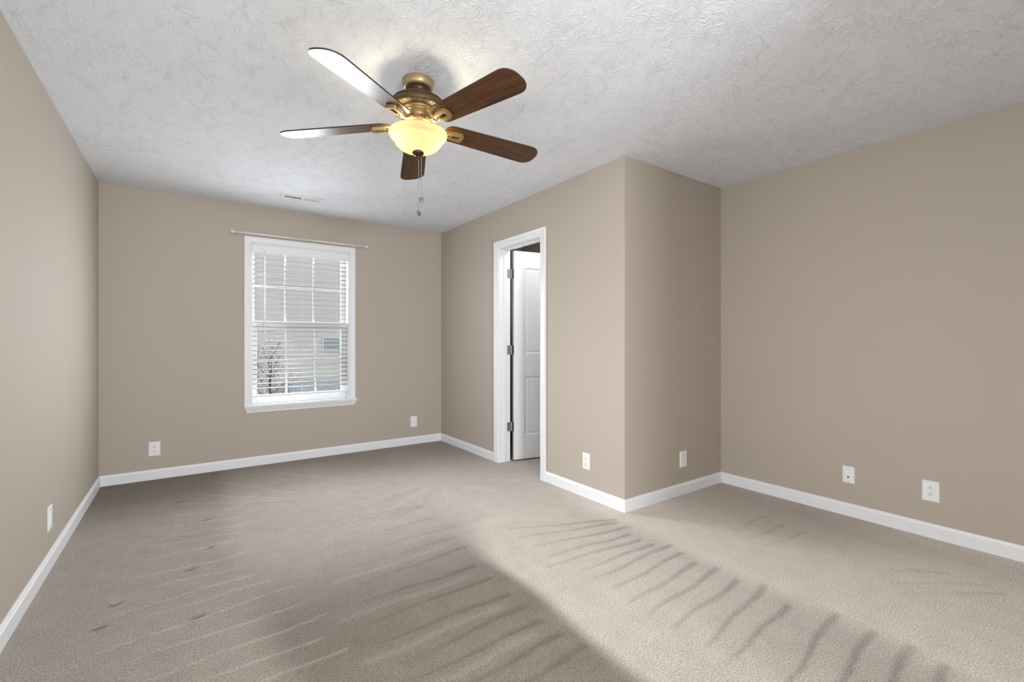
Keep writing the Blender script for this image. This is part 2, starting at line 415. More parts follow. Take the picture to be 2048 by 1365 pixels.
    # furniture dents
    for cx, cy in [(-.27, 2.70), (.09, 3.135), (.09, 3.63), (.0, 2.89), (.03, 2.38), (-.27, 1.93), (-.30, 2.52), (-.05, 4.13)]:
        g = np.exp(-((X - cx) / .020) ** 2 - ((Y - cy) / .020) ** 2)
        z = z - 0.011 * g; nap_and_light = nap_and_light - 0.55 * np.exp(-((X - cx - .004) / .022) ** 2 - ((Y - cy + .010) / .012) ** 2)
    nap_and_light = np.clip(nap_and_light + rng.normal(0, .012, nap_and_light.shape), 0, 1)
    co = np.stack([X, Y, z], -1).reshape(-1, 3)
    me = bpy.data.meshes.new('floor')
    idx = np.arange(nx * ny).reshape(ny, nx)
    q = np.stack([idx[:-1, :-1], idx[:-1, 1:], idx[1:, 1:], idx[1:, :-1]], -1).reshape(-1)
    nf = (nx - 1) * (ny - 1)
    me.vertices.add(nx * ny); me.vertices.foreach_set('co', co.reshape(-1).astype(np.float32))
    me.loops.add(nf * 4); me.loops.foreach_set('vertex_index', q.astype(np.int32))
    me.polygons.add(nf); me.polygons.foreach_set('loop_start', (np.arange(nf) * 4).astype(np.int32))
    me.update(calc_edges=True)
    at = me.attributes.new('nap_and_light', 'FLOAT', 'POINT'); at.data.foreach_set('value', nap_and_light.reshape(-1).astype(np.float32))
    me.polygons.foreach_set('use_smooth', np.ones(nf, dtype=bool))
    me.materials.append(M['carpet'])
    o = bpy.data.objects.new('floor', me); C.objects.link(o)
    return struct(o)
make_floor()

# ------------------------------------------------------------------ room shell
T = 0.12
struct(B().box(XL - T, XR + T, YR - T, YB + .16, H, H + .1).build('ceiling', M['ceiling']))
struct(B().box(XR, XR + T, YR, YB, 0, H).build('wall_right', M['wall']))
XE, YE = 1.30, -0.40           # added unseen wall block, keeps the rear fill off the alcove wall
struct(B().box(XE, XR, YR, YE, 0, H).build('wall_light_block', M['wall']))
def wall_with_hole(name, axis, a0, a1, t0, t1, h):
    """wall along axis from a0 to a1, thickness t0..t1, with hole h = (b0, b1, z0, z1)"""
    b = B()
    def add(p0, p1, z0, z1):
        if p1 - p0 < 1e-4 or z1 - z0 < 1e-4: return
        if axis == 'x': b.box(p0, p1, t0, t1, z0, z1)
        else: b.box(t0, t1, p0, p1, z0, z1)
    add(a0, h[0], 0, H); add(h[1], a1, 0, H); add(h[0], h[1], 0, h[2]); add(h[0], h[1], h[3], H)
    return struct(b.build(name, M['wall']))
wall_with_hole('wall_back', 'x', XL - T, XR + T, YB, YB + .16, (WX0, WX1, WZ0 - .02, WZ1))
wall_with_hole('wall_rear', 'x', XL - T, XR + T, YR - .14, YR, (RX0, RX1, RZ0, RZ1))
DY0, DY1, DZ = 3.055, 3.690, 2.055      # door opening between the jambs
wall_with_hole('wall_closet', 'y', YC, YB, XC, XD, (DY0 - .018, DY1 + .018, 0.0, DZ + .018))
wall_with_hole('wall_left', 'y', YR, YB, XL - .14, XL, (SY0, SY1, RZ0, RZ1))
struct(B().box(XD, XR, YC, YC + .12, 0, H).build('wall_alcove', M['wall']))

# ------------------------------------------------------------------ baseboards
BH, BT = 0.084, 0.014
BP = [(0, 0), (BT, 0), (BT, BH - .018), (BT - .003, BH - .014), (BT - .006, BH - .006), (BT - .009, BH), (0, BH)]
def base_run(name, p0, p1, nrm, m0=0, m1=0):
    """baseboard from p0 to p1 on the wall whose room-side normal is nrm; m: +1 outside mitre, -1 inside mitre, 0 square"""
    p0, p1, nrm = Vector(p0), Vector(p1), Vector(nrm); d = (p1 - p0).normalized()
    b = B(); r = []
    for p, m, sgn in ((p0, m0, -1), (p1, m1, 1)):
        r.append([b.bm.verts.new((*(p + nrm * t + d * (sgn * m * t)), z)) for t, z in BP])
    n = len(BP)
    b.bm.faces.new(r[0]); b.bm.faces.new(r[1][::-1])
    for i in range(n): b.bm.faces.new([r[0][i], r[1][i], r[1][(i + 1) % n], r[0][(i + 1) % n]])
    return struct(b.build(name, M['trim']))
CW = 0.066                              # door casing width
base_run('baseboard_left', (XL, YR), (XL, YB), (1, 0), -1, -1)
base_run('baseboard_back', (XL, YB), (XC, YB), (0, -1), -1, -1)
base_run('baseboard_closet_far', (XC, YB), (XC, DY1 + CW), (-1, 0), -1, 0)
base_run('baseboard_closet', (XC, DY0 - CW - .003), (XC, YC), (-1, 0), 0, 1)
base_run('baseboard_alcove', (XC, YC), (XR, YC), (0, -1), 1, -1)
base_run('baseboard_right', (XR, YC), (XR, YE), (-1, 0), -1, -1)
base_run('baseboard_block_front', (XR, YE), (XE, YE), (0, 1), -1, 1)  # this run and the next belong to the added light-blocking wall
base_run('baseboard_block_side', (XE, YE), (XE, YR), (-1, 0), 1, -1)
base_run('baseboard_rear', (XE, YR), (XL, YR), (0, 1), -1, -1)
base_run('baseboard_inner_back', (XD, YB), (XR, YB), (0, -1), -1, -1)
base_run('baseboard_inner_right', (XR, YB), (XR, YC + .12), (-1, 0), -1, -1)
base_run('baseboard_inner_door', (XD, DY1 + CW), (XD, YB), (1, 0), 0, -1)

# ------------------------------------------------------------------ casings with a moulded profile, mitred
CPROF = [(0, 0), (0, .010), (.006, .013), (.014, .012), (.020, .015), (.050, .017), (.058, .020), (.064, .020), (.066, .017), (.066, 0)]
def casing(path, to3, outs, parent, name='casing', prof=CPROF):
    """path: inner-edge points; outs: per-point outward mitre vector in the wall plane; to3(a, z, t) places a point"""
    b = B(); rings = []
    for (a, z), (oa, oz) in zip(path, outs):
        rings.append([b.bm.verts.new(to3(a + oa * u, z + oz * u, t)) for u, t in prof])
    n = len(prof)
    for r0, r1 in zip(rings, rings[1:]):
        for i in range(n): b.bm.faces.new([r0[i], r0[(i + 1) % n], r1[(i + 1) % n], r1[i]])
    b.bm.faces.new(rings[0]); b.bm.faces.new(rings[-1][::-1])
    return b.build(name, M['trim'], parent)

# ------------------------------------------------------------------ window in the back wall
def make_window():
    root = struct(empty('window_1', ((WX0 + WX1) / 2, YB, WZ0)), 'white double hung window with blinds in the back wall', 'window')
    inv = Matrix.Translation(-Vector(root.location))
    def put(b, name, mat, par=root):
        b.bm.transform(inv); return b.build(name, mat, par)
    off = Vector(root.location)
    to3 = lambda a, z, t: (a - off.x, YB - t - off.y, z - off.z)
    casing([(WX0, WZ0), (WX0, WZ1), (WX1, WZ1), (WX1, WZ0)], to3, [(-.94, 0), (-.94, .88), (.94, .88), (.94, 0)], root)
    # jamb liner
    j = B()
    j.box(WX0 - .001, WX0 + .006, YB + .001, YB + .155, WZ0, WZ1); j.box(WX1 - .006, WX1 + .001, YB + .001, YB + .155, WZ0, WZ1)
    j.box(WX0, WX1, YB + .001, YB + .155, WZ1 - .006, WZ1 + .001)
    put(j, 'jamb', M['vinyl'])
    # stool (sill board) and apron with returned ends
    s = B()
    s.box(WX0, WX1, YB - .001, YB + .155, WZ0 - .019, WZ0 + .001)
    s.box(0.419, 1.455, YB - .034, YB, WZ0 - .015, WZ0 + .004, .004, 2)
    put(s, 'stool', M['trim'])
    a = B()
    # crown-shaped apron: wide and deep at the top, narrow at the foot
    sec = [(0.422, 1.452, .032, WZ0 - .015), (0.425, 1.449, .028, WZ0 - .024), (0.434, 1.440, .018, WZ0 - .044), (0.442, 1.432, .012, WZ0 - .054), (0.447, 1.426, .010, WZ0 - .066)]
    rows = [[a.bm.verts.new(p) for p in ((x0, YB, z), (x0 + 0, YB - d, z), (x1, YB - d, z), (x1, YB, z))] for x0, x1, d, z in sec]
    for r0, r1 in zip(rows, rows[1:]):
        for i in range(3): a.bm.faces.new([r0[i], r0[i + 1], r1[i + 1], r1[i]])
        a.bm.faces.new([r0[3], r0[0], r1[0], r1[3]])
    a.bm.faces.new(rows[0]); a.bm.faces.new(rows[-1][::-1])
    put(a, 'apron', M['trim'])
    def sash(name, y0, y1, X0, X1, Z0, Z1, gx0, gx1, gz0, gz1, vx, hz):
        f = B()
        f.box(X0, gx0, y0, y1, Z0, Z1, .004); f.box(gx1, X1, y0, y1, Z0, Z1, .004)
        f.box(gx0 - .004, gx1 + .004, y0, y1, Z0, gz0, .004); f.box(gx0 - .004, gx1 + .004, y0, y1, gz1, Z1, .004)
        so = put(f, name, M['vinyl'])
        ym = (y0 + y1) / 2
        for x in vx: put(B().box(x - .008, x + .008, ym - .006, ym + .006, gz0 - .002, gz1 + .002, .002), 'muntin', M['vinyl'], so)
        put(B().box(gx0 - .002, gx1 + .002, ym - .0055, ym + .0055, hz - .009, hz + .009, .002), 'muntin', M['vinyl'], so)
        put(B().box(gx0 - .003, gx1 + .003, ym - .002, ym + .002, gz0 - .003, gz1 + .003), 'glass_pane', M['glass'], so)
    sash('upper_sash', YB + .118, YB + .146, WX0 + .006, WX1 - .006, 1.305, WZ1 - .006, .521, 1.326, 1.364, 2.045, (.792, 1.056), 1.703)
    sash('lower_sash', YB + .086, YB + .114, WX0 + .006, WX1 - .006, WZ0 + .001, 1.362, .537, 1.318, .648, 1.288, (.797, 1.068), .979)
    return root
make_window()

def make_blind():
    root = tag(empty('window_blind', ((WX0 + WX1) / 2, YB + .036, WZ1 - .006)), 'white horizontal slat blind lowered and opened inside the window frame', 'blind')
    ox, oy, oz = root.location
    X0, X1 = WX0 + .010 - ox, WX1 - .010 - ox
    B().box(X0, X1, -.028, .026, -.050, -.004, .002).build('headrail', M['vinyl'], root)
    v = B()
    v.prism([(-.034, -.0005), (-.030, -.0005), (-.030, -.010), (-.029, -.082), (-.034, -.082), (-.038, -.074), (-.038, -.016)], 'x', X0 - .003, X1 + .003)
    v.build('valance', M['trim'], root)
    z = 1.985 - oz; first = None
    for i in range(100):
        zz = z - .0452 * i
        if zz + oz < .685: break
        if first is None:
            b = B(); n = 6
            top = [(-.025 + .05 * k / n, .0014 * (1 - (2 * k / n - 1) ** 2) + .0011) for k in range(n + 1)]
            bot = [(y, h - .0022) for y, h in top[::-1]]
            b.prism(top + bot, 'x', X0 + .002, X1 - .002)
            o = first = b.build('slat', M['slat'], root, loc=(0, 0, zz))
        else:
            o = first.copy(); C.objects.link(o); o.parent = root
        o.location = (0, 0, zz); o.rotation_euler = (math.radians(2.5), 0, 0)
    zl = z - .0452 * (i - 1)
    zr = .648 - oz
    B().box(X0 + .002, X1 - .002, -.025, .025, zr - .009, zr + .009, .003).build('bottom_rail', M['trim'], root)
    for x in (.60, .93, 1.265):
        c = B()
        for dy in (-.0262, .0262): c.tube([(x - ox, dy, -.05), (x - ox, dy, zr)], .0007, 5)
        c.build('ladder_cord', M['rod'], root)
    w = B().tube([(.592 - ox, -.041, -.06), (.592 - ox, -.041, 1.112 - oz)], [.0032, .0036], 8)
    w.tube([(.592 - ox, -.041, 1.112 - oz), (.592 - ox, -.041, 1.10 - oz)], [.0045, .004], 8)
    w.build('tilt_wand', M['vinyl'], root)
make_blind()

def make_rod():
    zr, off = 2.166, .050
    root = tag(empty('curtain_rod', (.935, YB, zr)), 'thin cream white curtain rod with knob ends above the window', 'curtain rod')
    X0, X1 = .338 - .935, 1.532 - .935
    r = B().tube([(X0, -off, 0), (.95 - .935, -off, 0)], .0108, 14)
    r.tube([(.95 - .935, -off, 0), (X1, -off, 0)], .0092, 14)
    r.build('rod', M['rod'], root)
    for x, s in ((X0, -1), (X1, 1)):
        f = B().lathe([(0, -.006), (.0115, -.006), (.0120, .000), (.0155, .004), (.0175, .011), (.0165, .019), (.012, .024), (0, .0255)], 18)
        f.bm.transform(Matrix.Translation((x, -off, 0)) @ Matrix.Rotation(s * PI / 2, 4, 'Y'))
        f.build('finial', M['rod'], root)
    for x in (.430 - .935, 1.417 - .935):
        b = B().box(x - .008, x + .008, -.005, 0, -.030, .022, .0015)
        b.box(x - .004, x + .004, -off, -.003, -.018, -.011, .001)
        b.tube([(x, -off - .0125, 0.002), (x, -off - .010, -.009), (x, -off, -.0135), (x, -off + .010, -.009), (x, -off + .0125, 0.002)], .0028, 6)
        b.build('bracket', M['rod'], root)
make_rod()

# added unseen windows for the fill lamps: the same make, without blinds
def plain_window(name, label, a0, a1, z0, z1, P):
    """P(a, d, z): a along the wall, d out of the wall into the room"""
    off = Vector(P((a0 + a1) / 2, 0, z0)); inv = Matrix.Translation(-off)
    root = struct(empty(name, off), label, 'window')
    casing([(a0, z0), (a0, z1), (a1, z1), (a1, z0), (a0, z0)], lambda a, z, t: Vector(P(a, t, z)) - off, [(-.94, -.94), (-.94, .94), (.94, .94), (.94, -.94), (-.94, -.94)], root)
    zm = (z0 + z1) / 2
    def bx(b, p0, p1, d0, d1, q0, q1):
        A, D = P(p0, d0, q0), P(p1, d1, q1)
        return b.box(min(A[0], D[0]), max(A[0], D[0]), min(A[1], D[1]), max(A[1], D[1]), q0, q1)
    for q0, q1, d0, nm in ((zm - .02, z1, -.125, 'upper_sash'), (z0, zm + .02, -.095, 'lower_sash')):
        f = B()
        bx(f, a0, a0 + .045, d0, d0 + .028, q0, q1); bx(f, a1 - .045, a1, d0, d0 + .028, q0, q1)
        bx(f, a0 + .045, a1 - .045, d0, d0 + .028, q0, q0 + .04); bx(f, a0 + .045, a1 - .045, d0, d0 + .028, q1 - .04, q1)
        f.bm.transform(inv); so = f.build(nm, M['vinyl'], root)
        g = bx(B(), a0 + .042, a1 - .042, d0 + .012, d0 + .016, q0 + .037, q1 - .037)
        g.bm.transform(inv); g.build('glass_pane', M['glass'], so)
    return root
plain_window('fill_window_side', 'added unseen white sash window in the left wall, for fill light', SY0, SY1, RZ0, RZ1, lambda a, d, z: (XL + d, a, z))
plain_window('fill_window_rear', 'added unseen white sash window behind the viewpoint, for fill light', RX0, RX1, RZ0, RZ1, lambda a, d, z: (a, YR + d, z))

# ------------------------------------------------------------------ doorway and door
def make_door():
    root = struct(empty('door_1', (XC, (DY0 + DY1) / 2, 0)), 'white panel door standing open into the next room', 'door')
    off = Vector(root.location); inv = Matrix.Translation(-off)
    def put(b, name, mat, par=root):
        b.bm.transform(inv); return b.build(name, mat, par)
    to3 = lambda a, z, t: (XC - t - off.x, a - off.y, z)
    path = [(DY1 + .005, 0), (DY1 + .005, DZ + .005), (DY0 - .005, DZ + .005), (DY0 - .005, 0)]
    outs = [(1, 0), (1, .98), (-1, .98), (-1, 0)]
    casing(path, to3, outs, root)
    j = B()
    for y0, y1 in ((DY0 - .017, DY0), (DY1, DY1 + .017)): j.box(XC - .001, XD + .001, y0, y1, 0, DZ)
    j.box(XC - .001, XD + .001, DY0 - .017, DY1 + .017, DZ, DZ + .017)
    # door stop on the jambs
    st0, st1 = XC + .048, XC + .082
    j.box(st0, st1, DY0, DY0 + .011, 0, DZ, .002); j.box(st0, st1, DY1 - .011, DY1, 0, DZ, .002); j.box(st0, st1, DY0 + .011, DY1 - .011, DZ - .011, DZ, .002)
    put(j, 'jamb', M['trim'])
    # the leaf, hinged on the far jamb, swung into the next room; local: x along the leaf, y thickness, z up
    hx, hy = XD + .026, DY1 - .002
    ang = math.radians(-10.5)
    W, TH, Z0, Z1 = DY1 - DY0 - .006, .035, .014, DZ - .006
    leaf = B()
    # stiles and rails, then recessed plank panels with a moulded edge
    sx0, sx1 = .118, W - .118
    pan = [(.245, .822), (1.045, 1.890)]
    x_0 = .004
    leaf.box(x_0, sx0, -TH, 0, Z0, Z1, .0015); leaf.box(sx1, W, -TH, 0, Z0, Z1, .0015)
    zz = [Z0] + [z for p in pan for z in p] + [Z1]
    for a, b_ in ((zz[0], zz[1]), (zz[2], zz[3]), (zz[4], zz[5])): leaf.box(sx0, sx1, -TH, 0, a, b_)
    for z0, z1 in pan:
        # sloped sticking around the panel on both faces, raised field of vertical planks
        for ys, yd in ((-TH, 1), (0, -1)):
            o = [(sx0, z0), (sx1, z0), (sx1, z1), (sx0, z1)]
            def ring(ins, dep): return [leaf.bm.verts.new((x + (ins if x == sx0 else -ins), ys + yd * dep, z + (ins if z == z0 else -ins))) for x, z in o]
            rs = [ring(0, 0), ring(.006, .003), ring(.012, .008), ring(.022, .009), ring(.030, .004)]
            for r0, r1 in zip(rs, rs[1:]):
                for i in range(4): leaf.bm.faces.new([r0[i], r0[(i + 1) % 4], r1[(i + 1) % 4], r1[i]])
            # planks with V grooves between
            fx0, fx1 = sx0 + .030, sx1 - .030; np_ = 5; wv = .0045
            prof = []
            for k in range(np_):
                a = fx0 + (fx1 - fx0) * k / np_; b2 = fx0 + (fx1 - fx0) * (k + 1) / np_
                prof += [(a + (wv if k else 0), .004), (b2 - (wv if k < np_ - 1 else 0), .004)]
                if k < np_ - 1: prof.append((b2, .008))
            lo = [leaf.bm.verts.new((x, ys + yd * d, z0 + .030)) for x, d in prof]; hi = [leaf.bm.verts.new((x, ys + yd * d, z1 - .030)) for x, d in prof]
            for i in range(len(prof) - 1): leaf.bm.faces.new([lo[i], lo[i + 1], hi[i + 1], hi[i]])
    lf = leaf.build('door_leaf', M['door'], root)
    lf.location = Vector((hx, hy, 0)) - off; lf.rotation_euler = (0, 0, ang)
    k = B().lathe([(0, 0), (.028, 0), (.029, .006), (.012, .010), (.010, .030), (.018, .036), (.026, .048), (.025, .058), (.014, .066), (0, .067)], 20)
    k2 = B(); k2.bm.free(); k2.bm = k.bm.copy()
    for kb, sgn, yy in ((k, 1, -TH), (k2, -1, 0)):
        kb.bm.transform(Matrix.Translation((W - .06, yy, .96)) @ Matrix.Rotation(sgn * PI / 2, 4, 'X'))
        kb.build('door_knob', M['nickel'], lf)
    # hinges
    for z in (1.826, 1.083, .335):
        h = B()
        for q in range(5):
            h.tube([(XD + .014, DY1 - .006, z - .044 + q * .0178), (XD + .014, DY1 - .006, z - .044 + q * .0178 + .0168)], .0062, 12)
        h.box(XD - .034, XD + .012, DY1 - .0025, DY1 - .0001, z - .044, z + .044, .0006)
        c, s_ = math.cos(ang), math.sin(ang)
        nb = bmesh.new(); bmesh.ops.create_cube(nb, size=1.0)
        for v in nb.verts: v.co = Vector(((v.co.x) * .003 + .0032, -.0165 + v.co.y * .033, v.co.z * .088))
        h._merge(nb, 0, Matrix.Translation((hx, hy, z)) @ Matrix.Rotation(ang, 4, 'Z'))
        put(h, 'hinge', M['nickel'])
make_door()

# added globe lamp in the next room, out of sight, brightens the open door
lr = tag(empty('added_globe_light', (2.85, 3.02, H)), 'added unseen white globe light brightening the next room behind the doorway', 'ceiling light')
B().lathe([(0, 0), (.07, 0), (.07, -.02), (.05, -.035), (0, -.035)], 32).build('base_plate', M['trim'], lr)
gm, gnt, gb = new_mat('opal_lamp_glass')
gb.inputs['Base Color'].default_value = (.9, .9, .9, 1); gb.inputs['Emission Color'].default_value = (1, .975, .94, 1); gb.inputs['Emission Strength'].default_value = 30.0
B().lathe([(.04, -.034)] + [(.10 * math.sin(a), -.125 + .10 * math.cos(a)) for a in [math.radians(25 + 155 * k / 16) for k in range(16)]] + [(0, -.225)], 32).build('lamp_shade', gm, lr)

# ------------------------------------------------------------------ ceiling fan
FX, FY = .9183, 2.1046
def make_fan():
    root = tag(empty('ceiling_fan', (FX, FY, H)), 'brass ceiling fan with five walnut blades and lit glass bowl', 'ceiling fan')
    Z = lambda prof: [(r, z - H) for r, z in prof]
    B().lathe(Z([(0, 2.440), (.074, 2.440), (.0755, 2.436), (.0735, 2.420), (.071, 2.408), (.066, 2.402), (.060, 2.400), (0, 2.400)])).build('canopy', M['canopy'], root)
    B().lathe(Z([(0, 2.402), (.060, 2.402), (.062, 2.394), (.060, 2.382), (.056, 2.374), (.058, 2.366), (.064, 2.356), (0, 2.356)])).build('mounting_collar', M['brassdark'], root)
    mot = B().lathe(Z([(0, 2.362), (.062, 2.361), (.085, 2.356), (.105, 2.348), (.122, 2.336), (.1285, 2.328), (.1275, 2.3255), (.1285, 2.323), (.133, 2.318),
                       (.135, 2.308), (.134, 2.300), (.130, 2.294), (.123, 2.2915), (.108, 2.291), (.092, 2.291), (0, 2.291)]), 64).build("motor_housing", M["brass"], root)
    B().lathe(Z([(.1265, 2.3275), (.1296, 2.3268), (.1300, 2.3255), (.1296, 2.3242), (.1265, 2.3235)]), 64).build('groove_ring', M['brassdark'], root)  # dark ring set in the housing groove to darken its line
    # vent slots under the housing
    for k in range(30):
        a = 2 * PI * (k + .5) / 30
        v = B().box(.100, .124, -.0022, .0022, -.0012, .0016, .0005)
        v.build('vent_slot', M['brass'], mot, loc=(0, 0, 2.2912 - H), rot=(0, 0, a))
    B().lathe(Z([(0, 2.2915), (.094, 2.2915), (.0935, 2.285), (.0915, 2.280), (.084, 2.279), (.0835, 2.275), (.081, 2.271), (.074, 2.270), (.073, 2.265), (.069, 2.262), (.068, 2.259), (.066, 2.254), (.066, 2.240), (.069, 2.236), (.067, 2.231), (.056, 2.229), (0, 2.229)]), 48).build('blade_hub', M['brasslit'], root)
    for k in range(10):
        a = 2 * PI * (k + .25) / 10
        s_ = B().lathe([(0, 0), (.0045, 0), (.0045, .003), (.003, .0045), (0, .005)], 10)
        s_.bm.transform(Matrix.Translation((.0665 * math.cos(a), .0665 * math.sin(a), 2.247 - H)) @ Matrix.Rotation(a, 4, 'Z') @ Matrix.Rotation(PI / 2, 4, 'Y'))
        s_.build('hub_screw', M['brassdark'], root)
    B().lathe(Z([(0, 2.230), (.030, 2.230), (.031, 2.226), (.029, 2.222), (.029, 2.212), (.044, 2.209), (.046, 2.204), (.050, 2.200), (.052, 2.194), (.050, 2.190)])).build('light_kit_fitter', M['brass'], root)
    B().lathe(Z([(.050, 2.1902), (.044, 2.187), (0, 2.187)]), 48).build('lamp_pan', M['pan'], root)
    # glass bowl: rolled lip, groove, deep rounded body; open at the top
    bowl = B().lathe(Z([(.118, 2.1835), (.126, 2.1885), (.134, 2.189), (.1395, 2.184), (.1400, 2.177), (.1385, 2.170), (.134, 2.163), (.126, 2.157), (.119, 2.1525),
                        (.1165, 2.147), (.113, 2.138), (.1065, 2.127), (.096, 2.1155), (.082, 2.106), (.064, 2.0995), (.043, 2.0960), (.018, 2.0945)]), 64)
    bowl.build('glass_bowl', M['bowl'], root)
    B().lathe(Z([(0, 2.098), (.026, 2.095), (.028, 2.0885), (.026, 2.082), (.019, 2.076), (.011, 2.071), (.008, 2.066), (.0085, 2.062), (.005, 2.057), (0, 2.055)]), 24).build('bowl_finial', M['brassdark'], root)
    # pull chains
    for nm, dx, dy, zt, zb, za in (('a', .000, -.006, 2.056, 1.792, .3), ('b', .012, -.012, 2.068, 1.858, -.5)):
        c = B(); c.tube([(dx, dy, zt - H), (dx, dy, zb + .012 - H)], .0011, 6)
        n = 60
        for q in range(n):
            z = zt + (zb + .012 - zt) * (q + .5) / n
            nb = bmesh.new(); bmesh.ops.create_icosphere(nb, subdivisions=1, radius=.0019)
            c._merge(nb, 0, Matrix.Translation((dx, dy, z - H)))
        mid = zt + (zb - zt) * .52
        c.lathe([(0, .008), (.003, .006), (.0035, 0), (.003, -.006), (0, -.008)], 8, (dx, dy, mid - H))
        ch = c.build('pull_chain', M['chain'], root)
        f = B().lathe([(0, -.003), (.0105, -.003), (.0122, -.0015), (.0122, .0015), (.0105, .003), (0, .003)], 20)
        f.bm.transform(Matrix.Rotation(za, 4, 'Z') @ Matrix.Rotation(PI / 2, 4, 'X') @ Matrix.Scale(1.05, 4, (0, 1, 0)))
        f.lathe([(0, .016), (.0028, .014), (.0032, .010), (.002, .0095)], 8)
        f.build('chain_fob', M['fob'], ch, loc=(dx, dy, zb - H))
    # blades
    th0, pit = 3.7101, -0.2087
    extra = [(.043, -.042), (-.045, -.040), (-.039, -.040), (.019, -.060), (.043, -.068)]
    R0, R1, w0, w1 = .138, .672, .058, .0745
    def outline():
        pts = []
        def hw(r): return w0 + (w1 - w0) * (r - R0) / (R1 - R0)
        # ccw side from root to tip, rounded tip, back on the other side, rounded root
        up = []
        rc = .052
        for k in range(9):                       # rounded root corner
            a = PI - (PI / 2) * k / 8
            up.append((R0 + .045 + .045 * math.cos(a), hw(R0 + .045) - .036 + .036 * math.sin(a)))
        wt, ll = hw(R1 - .05), .066
        for k in range(15):                      # rounded tip: nearly straight across, round at the corners
            t = k / 14; a = PI / 2 * t
            y = wt * math.cos(a) ** (2 / 2.6); q = math.sin(a) ** (2 / 2.2)
            up.append((R1 - ll + ll * q, y))
        pts = up + [(x, -y) for x, y in up[::-1][1:]]
        return pts
    proto = {}
    for k in range(5):
        da, dr = extra[k]
        mtx = Matrix.Translation((0, 0, 2.2205 - H - dr * .1)) @ Matrix.Rotation(th0 + k * 2 * PI / 5 + da, 4, 'Z') @ Matrix.Rotation(-dr, 4, 'Y') @ Matrix.Rotation(pit, 4, 'X')
        if not proto:
            b = B(); b.prism(outline(), 'z', 0.0, .0062)
            bl = b.build('blade', [M['walnut'], M['bladeedge']], root)
            for p in bl.data.polygons:
                if abs(p.normal.z) < .5: p.material_index = 1
            # blade iron: cast arm from the hub to a slotted shield under the blade root
            ir = B()
            pts = [(.052, 0, .026), (.075, 0, .017), (.096, 0, .003), (.115, 0, -.010), (.135, 0, -.014), (.152, 0, -.011)]
            ir.sweep_rect(pts, [.015, .014, .012, .0115, .015, .022], [.006, .006, .0055, .0055, .005, .004], (0, 1, 0))
            sh = [(.138, -.010), (.146, -.017), (.162, -.022), (.190, -.027), (.214, -.0305), (.224, -.030), (.231, -.025), (.234, -.012), (.2345, 0)]
            sh = sh + [(x, -y) for x, y in sh[::-1][1:]]
            sl = [(.170, 0), (.172, -.006), (.178, -.0085), (.212, -.0115), (.219, -.0095), (.221, 0)]; sl = sl + [(x, -y) for x, y in sl[::-1][1:-1]]
            # shield plate with an open slot: ring between outline and slot, top and bottom
            def ringmesh(o, i, zt, zb):
                ov = [[ir.bm.verts.new((x, y, z)) for x, y in o] for z in (zb, zt)]
                iv = [[ir.bm.verts.new((x, y, z)) for x, y in i] for z in (zb, zt)]
                n = len(o)
                for t in range(n):
                    u = (t + 1) % n
                    ir.bm.faces.new([ov[0][t], ov[0][u], ov[1][u], ov[1][t]]); ir.bm.faces.new([iv[0][t], iv[0][u], iv[1][u], iv[1][t]])
                    ir.bm.faces.new([ov[0][t], ov[0][u], iv[0][u], iv[0][t]]); ir.bm.faces.new([ov[1][t], ov[1][u], iv[1][u], iv[1][t]])
            def resample(poly, n):
                P = [Vector((*p, 0)) for p in poly] + [Vector((*poly[0], 0))]
                Ls = [0]
                for a_, b_ in zip(P, P[1:]): Ls.append(Ls[-1] + (b_ - a_).length)
                out = []
                for t in range(n):
                    d = Ls[-1] * t / n; j = max(i for i in range(len(Ls)) if Ls[i] <= d + 1e-9); j = min(j, len(P) - 2)
                    f = (d - Ls[j]) / (Ls[j + 1] - Ls[j]); q = P[j].lerp(P[j + 1], f); out.append((q.x, q.y))
                return out
            cxm = .196
            byang = lambda pl: sorted(pl, key=lambda p: math.atan2(p[1], p[0] - cxm))
            ringmesh(byang(resample(sh, 40)), byang(resample(sl, 40)), -.0005, -.016)
            iro = ir.build('blade_iron', M['brasslit'], bl)
            for sx_, sy_ in ((.157, 0), (.209, 0)):
                s_ = B().lathe([(0, -.0030), (.003, -.0028), (.0048, -.0012), (.005, 0), (0, 0)], 12)
                s_.build('screw', M['brassdark'], iro, loc=(sx_, sy_, -.016 if sx_ < .2 else -.003))
            proto['b'] = bl; o = bl
        else:
            o = proto['b'].copy(); C.objects.link(o); o.parent = root
            for ch in proto['b'].children:
                c2 = ch.copy(); C.objects.link(c2); c2.parent = o
                for g in ch.children:
                    c3 = g.copy(); C.objects.link(c3); c3.parent = c2
        o.matrix_basis = mtx
    # the two bulbs in the bowl
    for k, (dx, dy) in enumerate(((-.074, .004), (.070, -.030))):
        d = bpy.data.lights.new('fan_bulb', 'POINT'); d.energy = FAN_W; d.color = (1.0, .86, .60); d.shadow_soft_size = .034
        o = bpy.data.objects.new('fan_bulb', d); C.objects.link(o); o.location = (FX + dx, FY + dy, 2.170)
FAN_W = LP['fan']
make_fan()

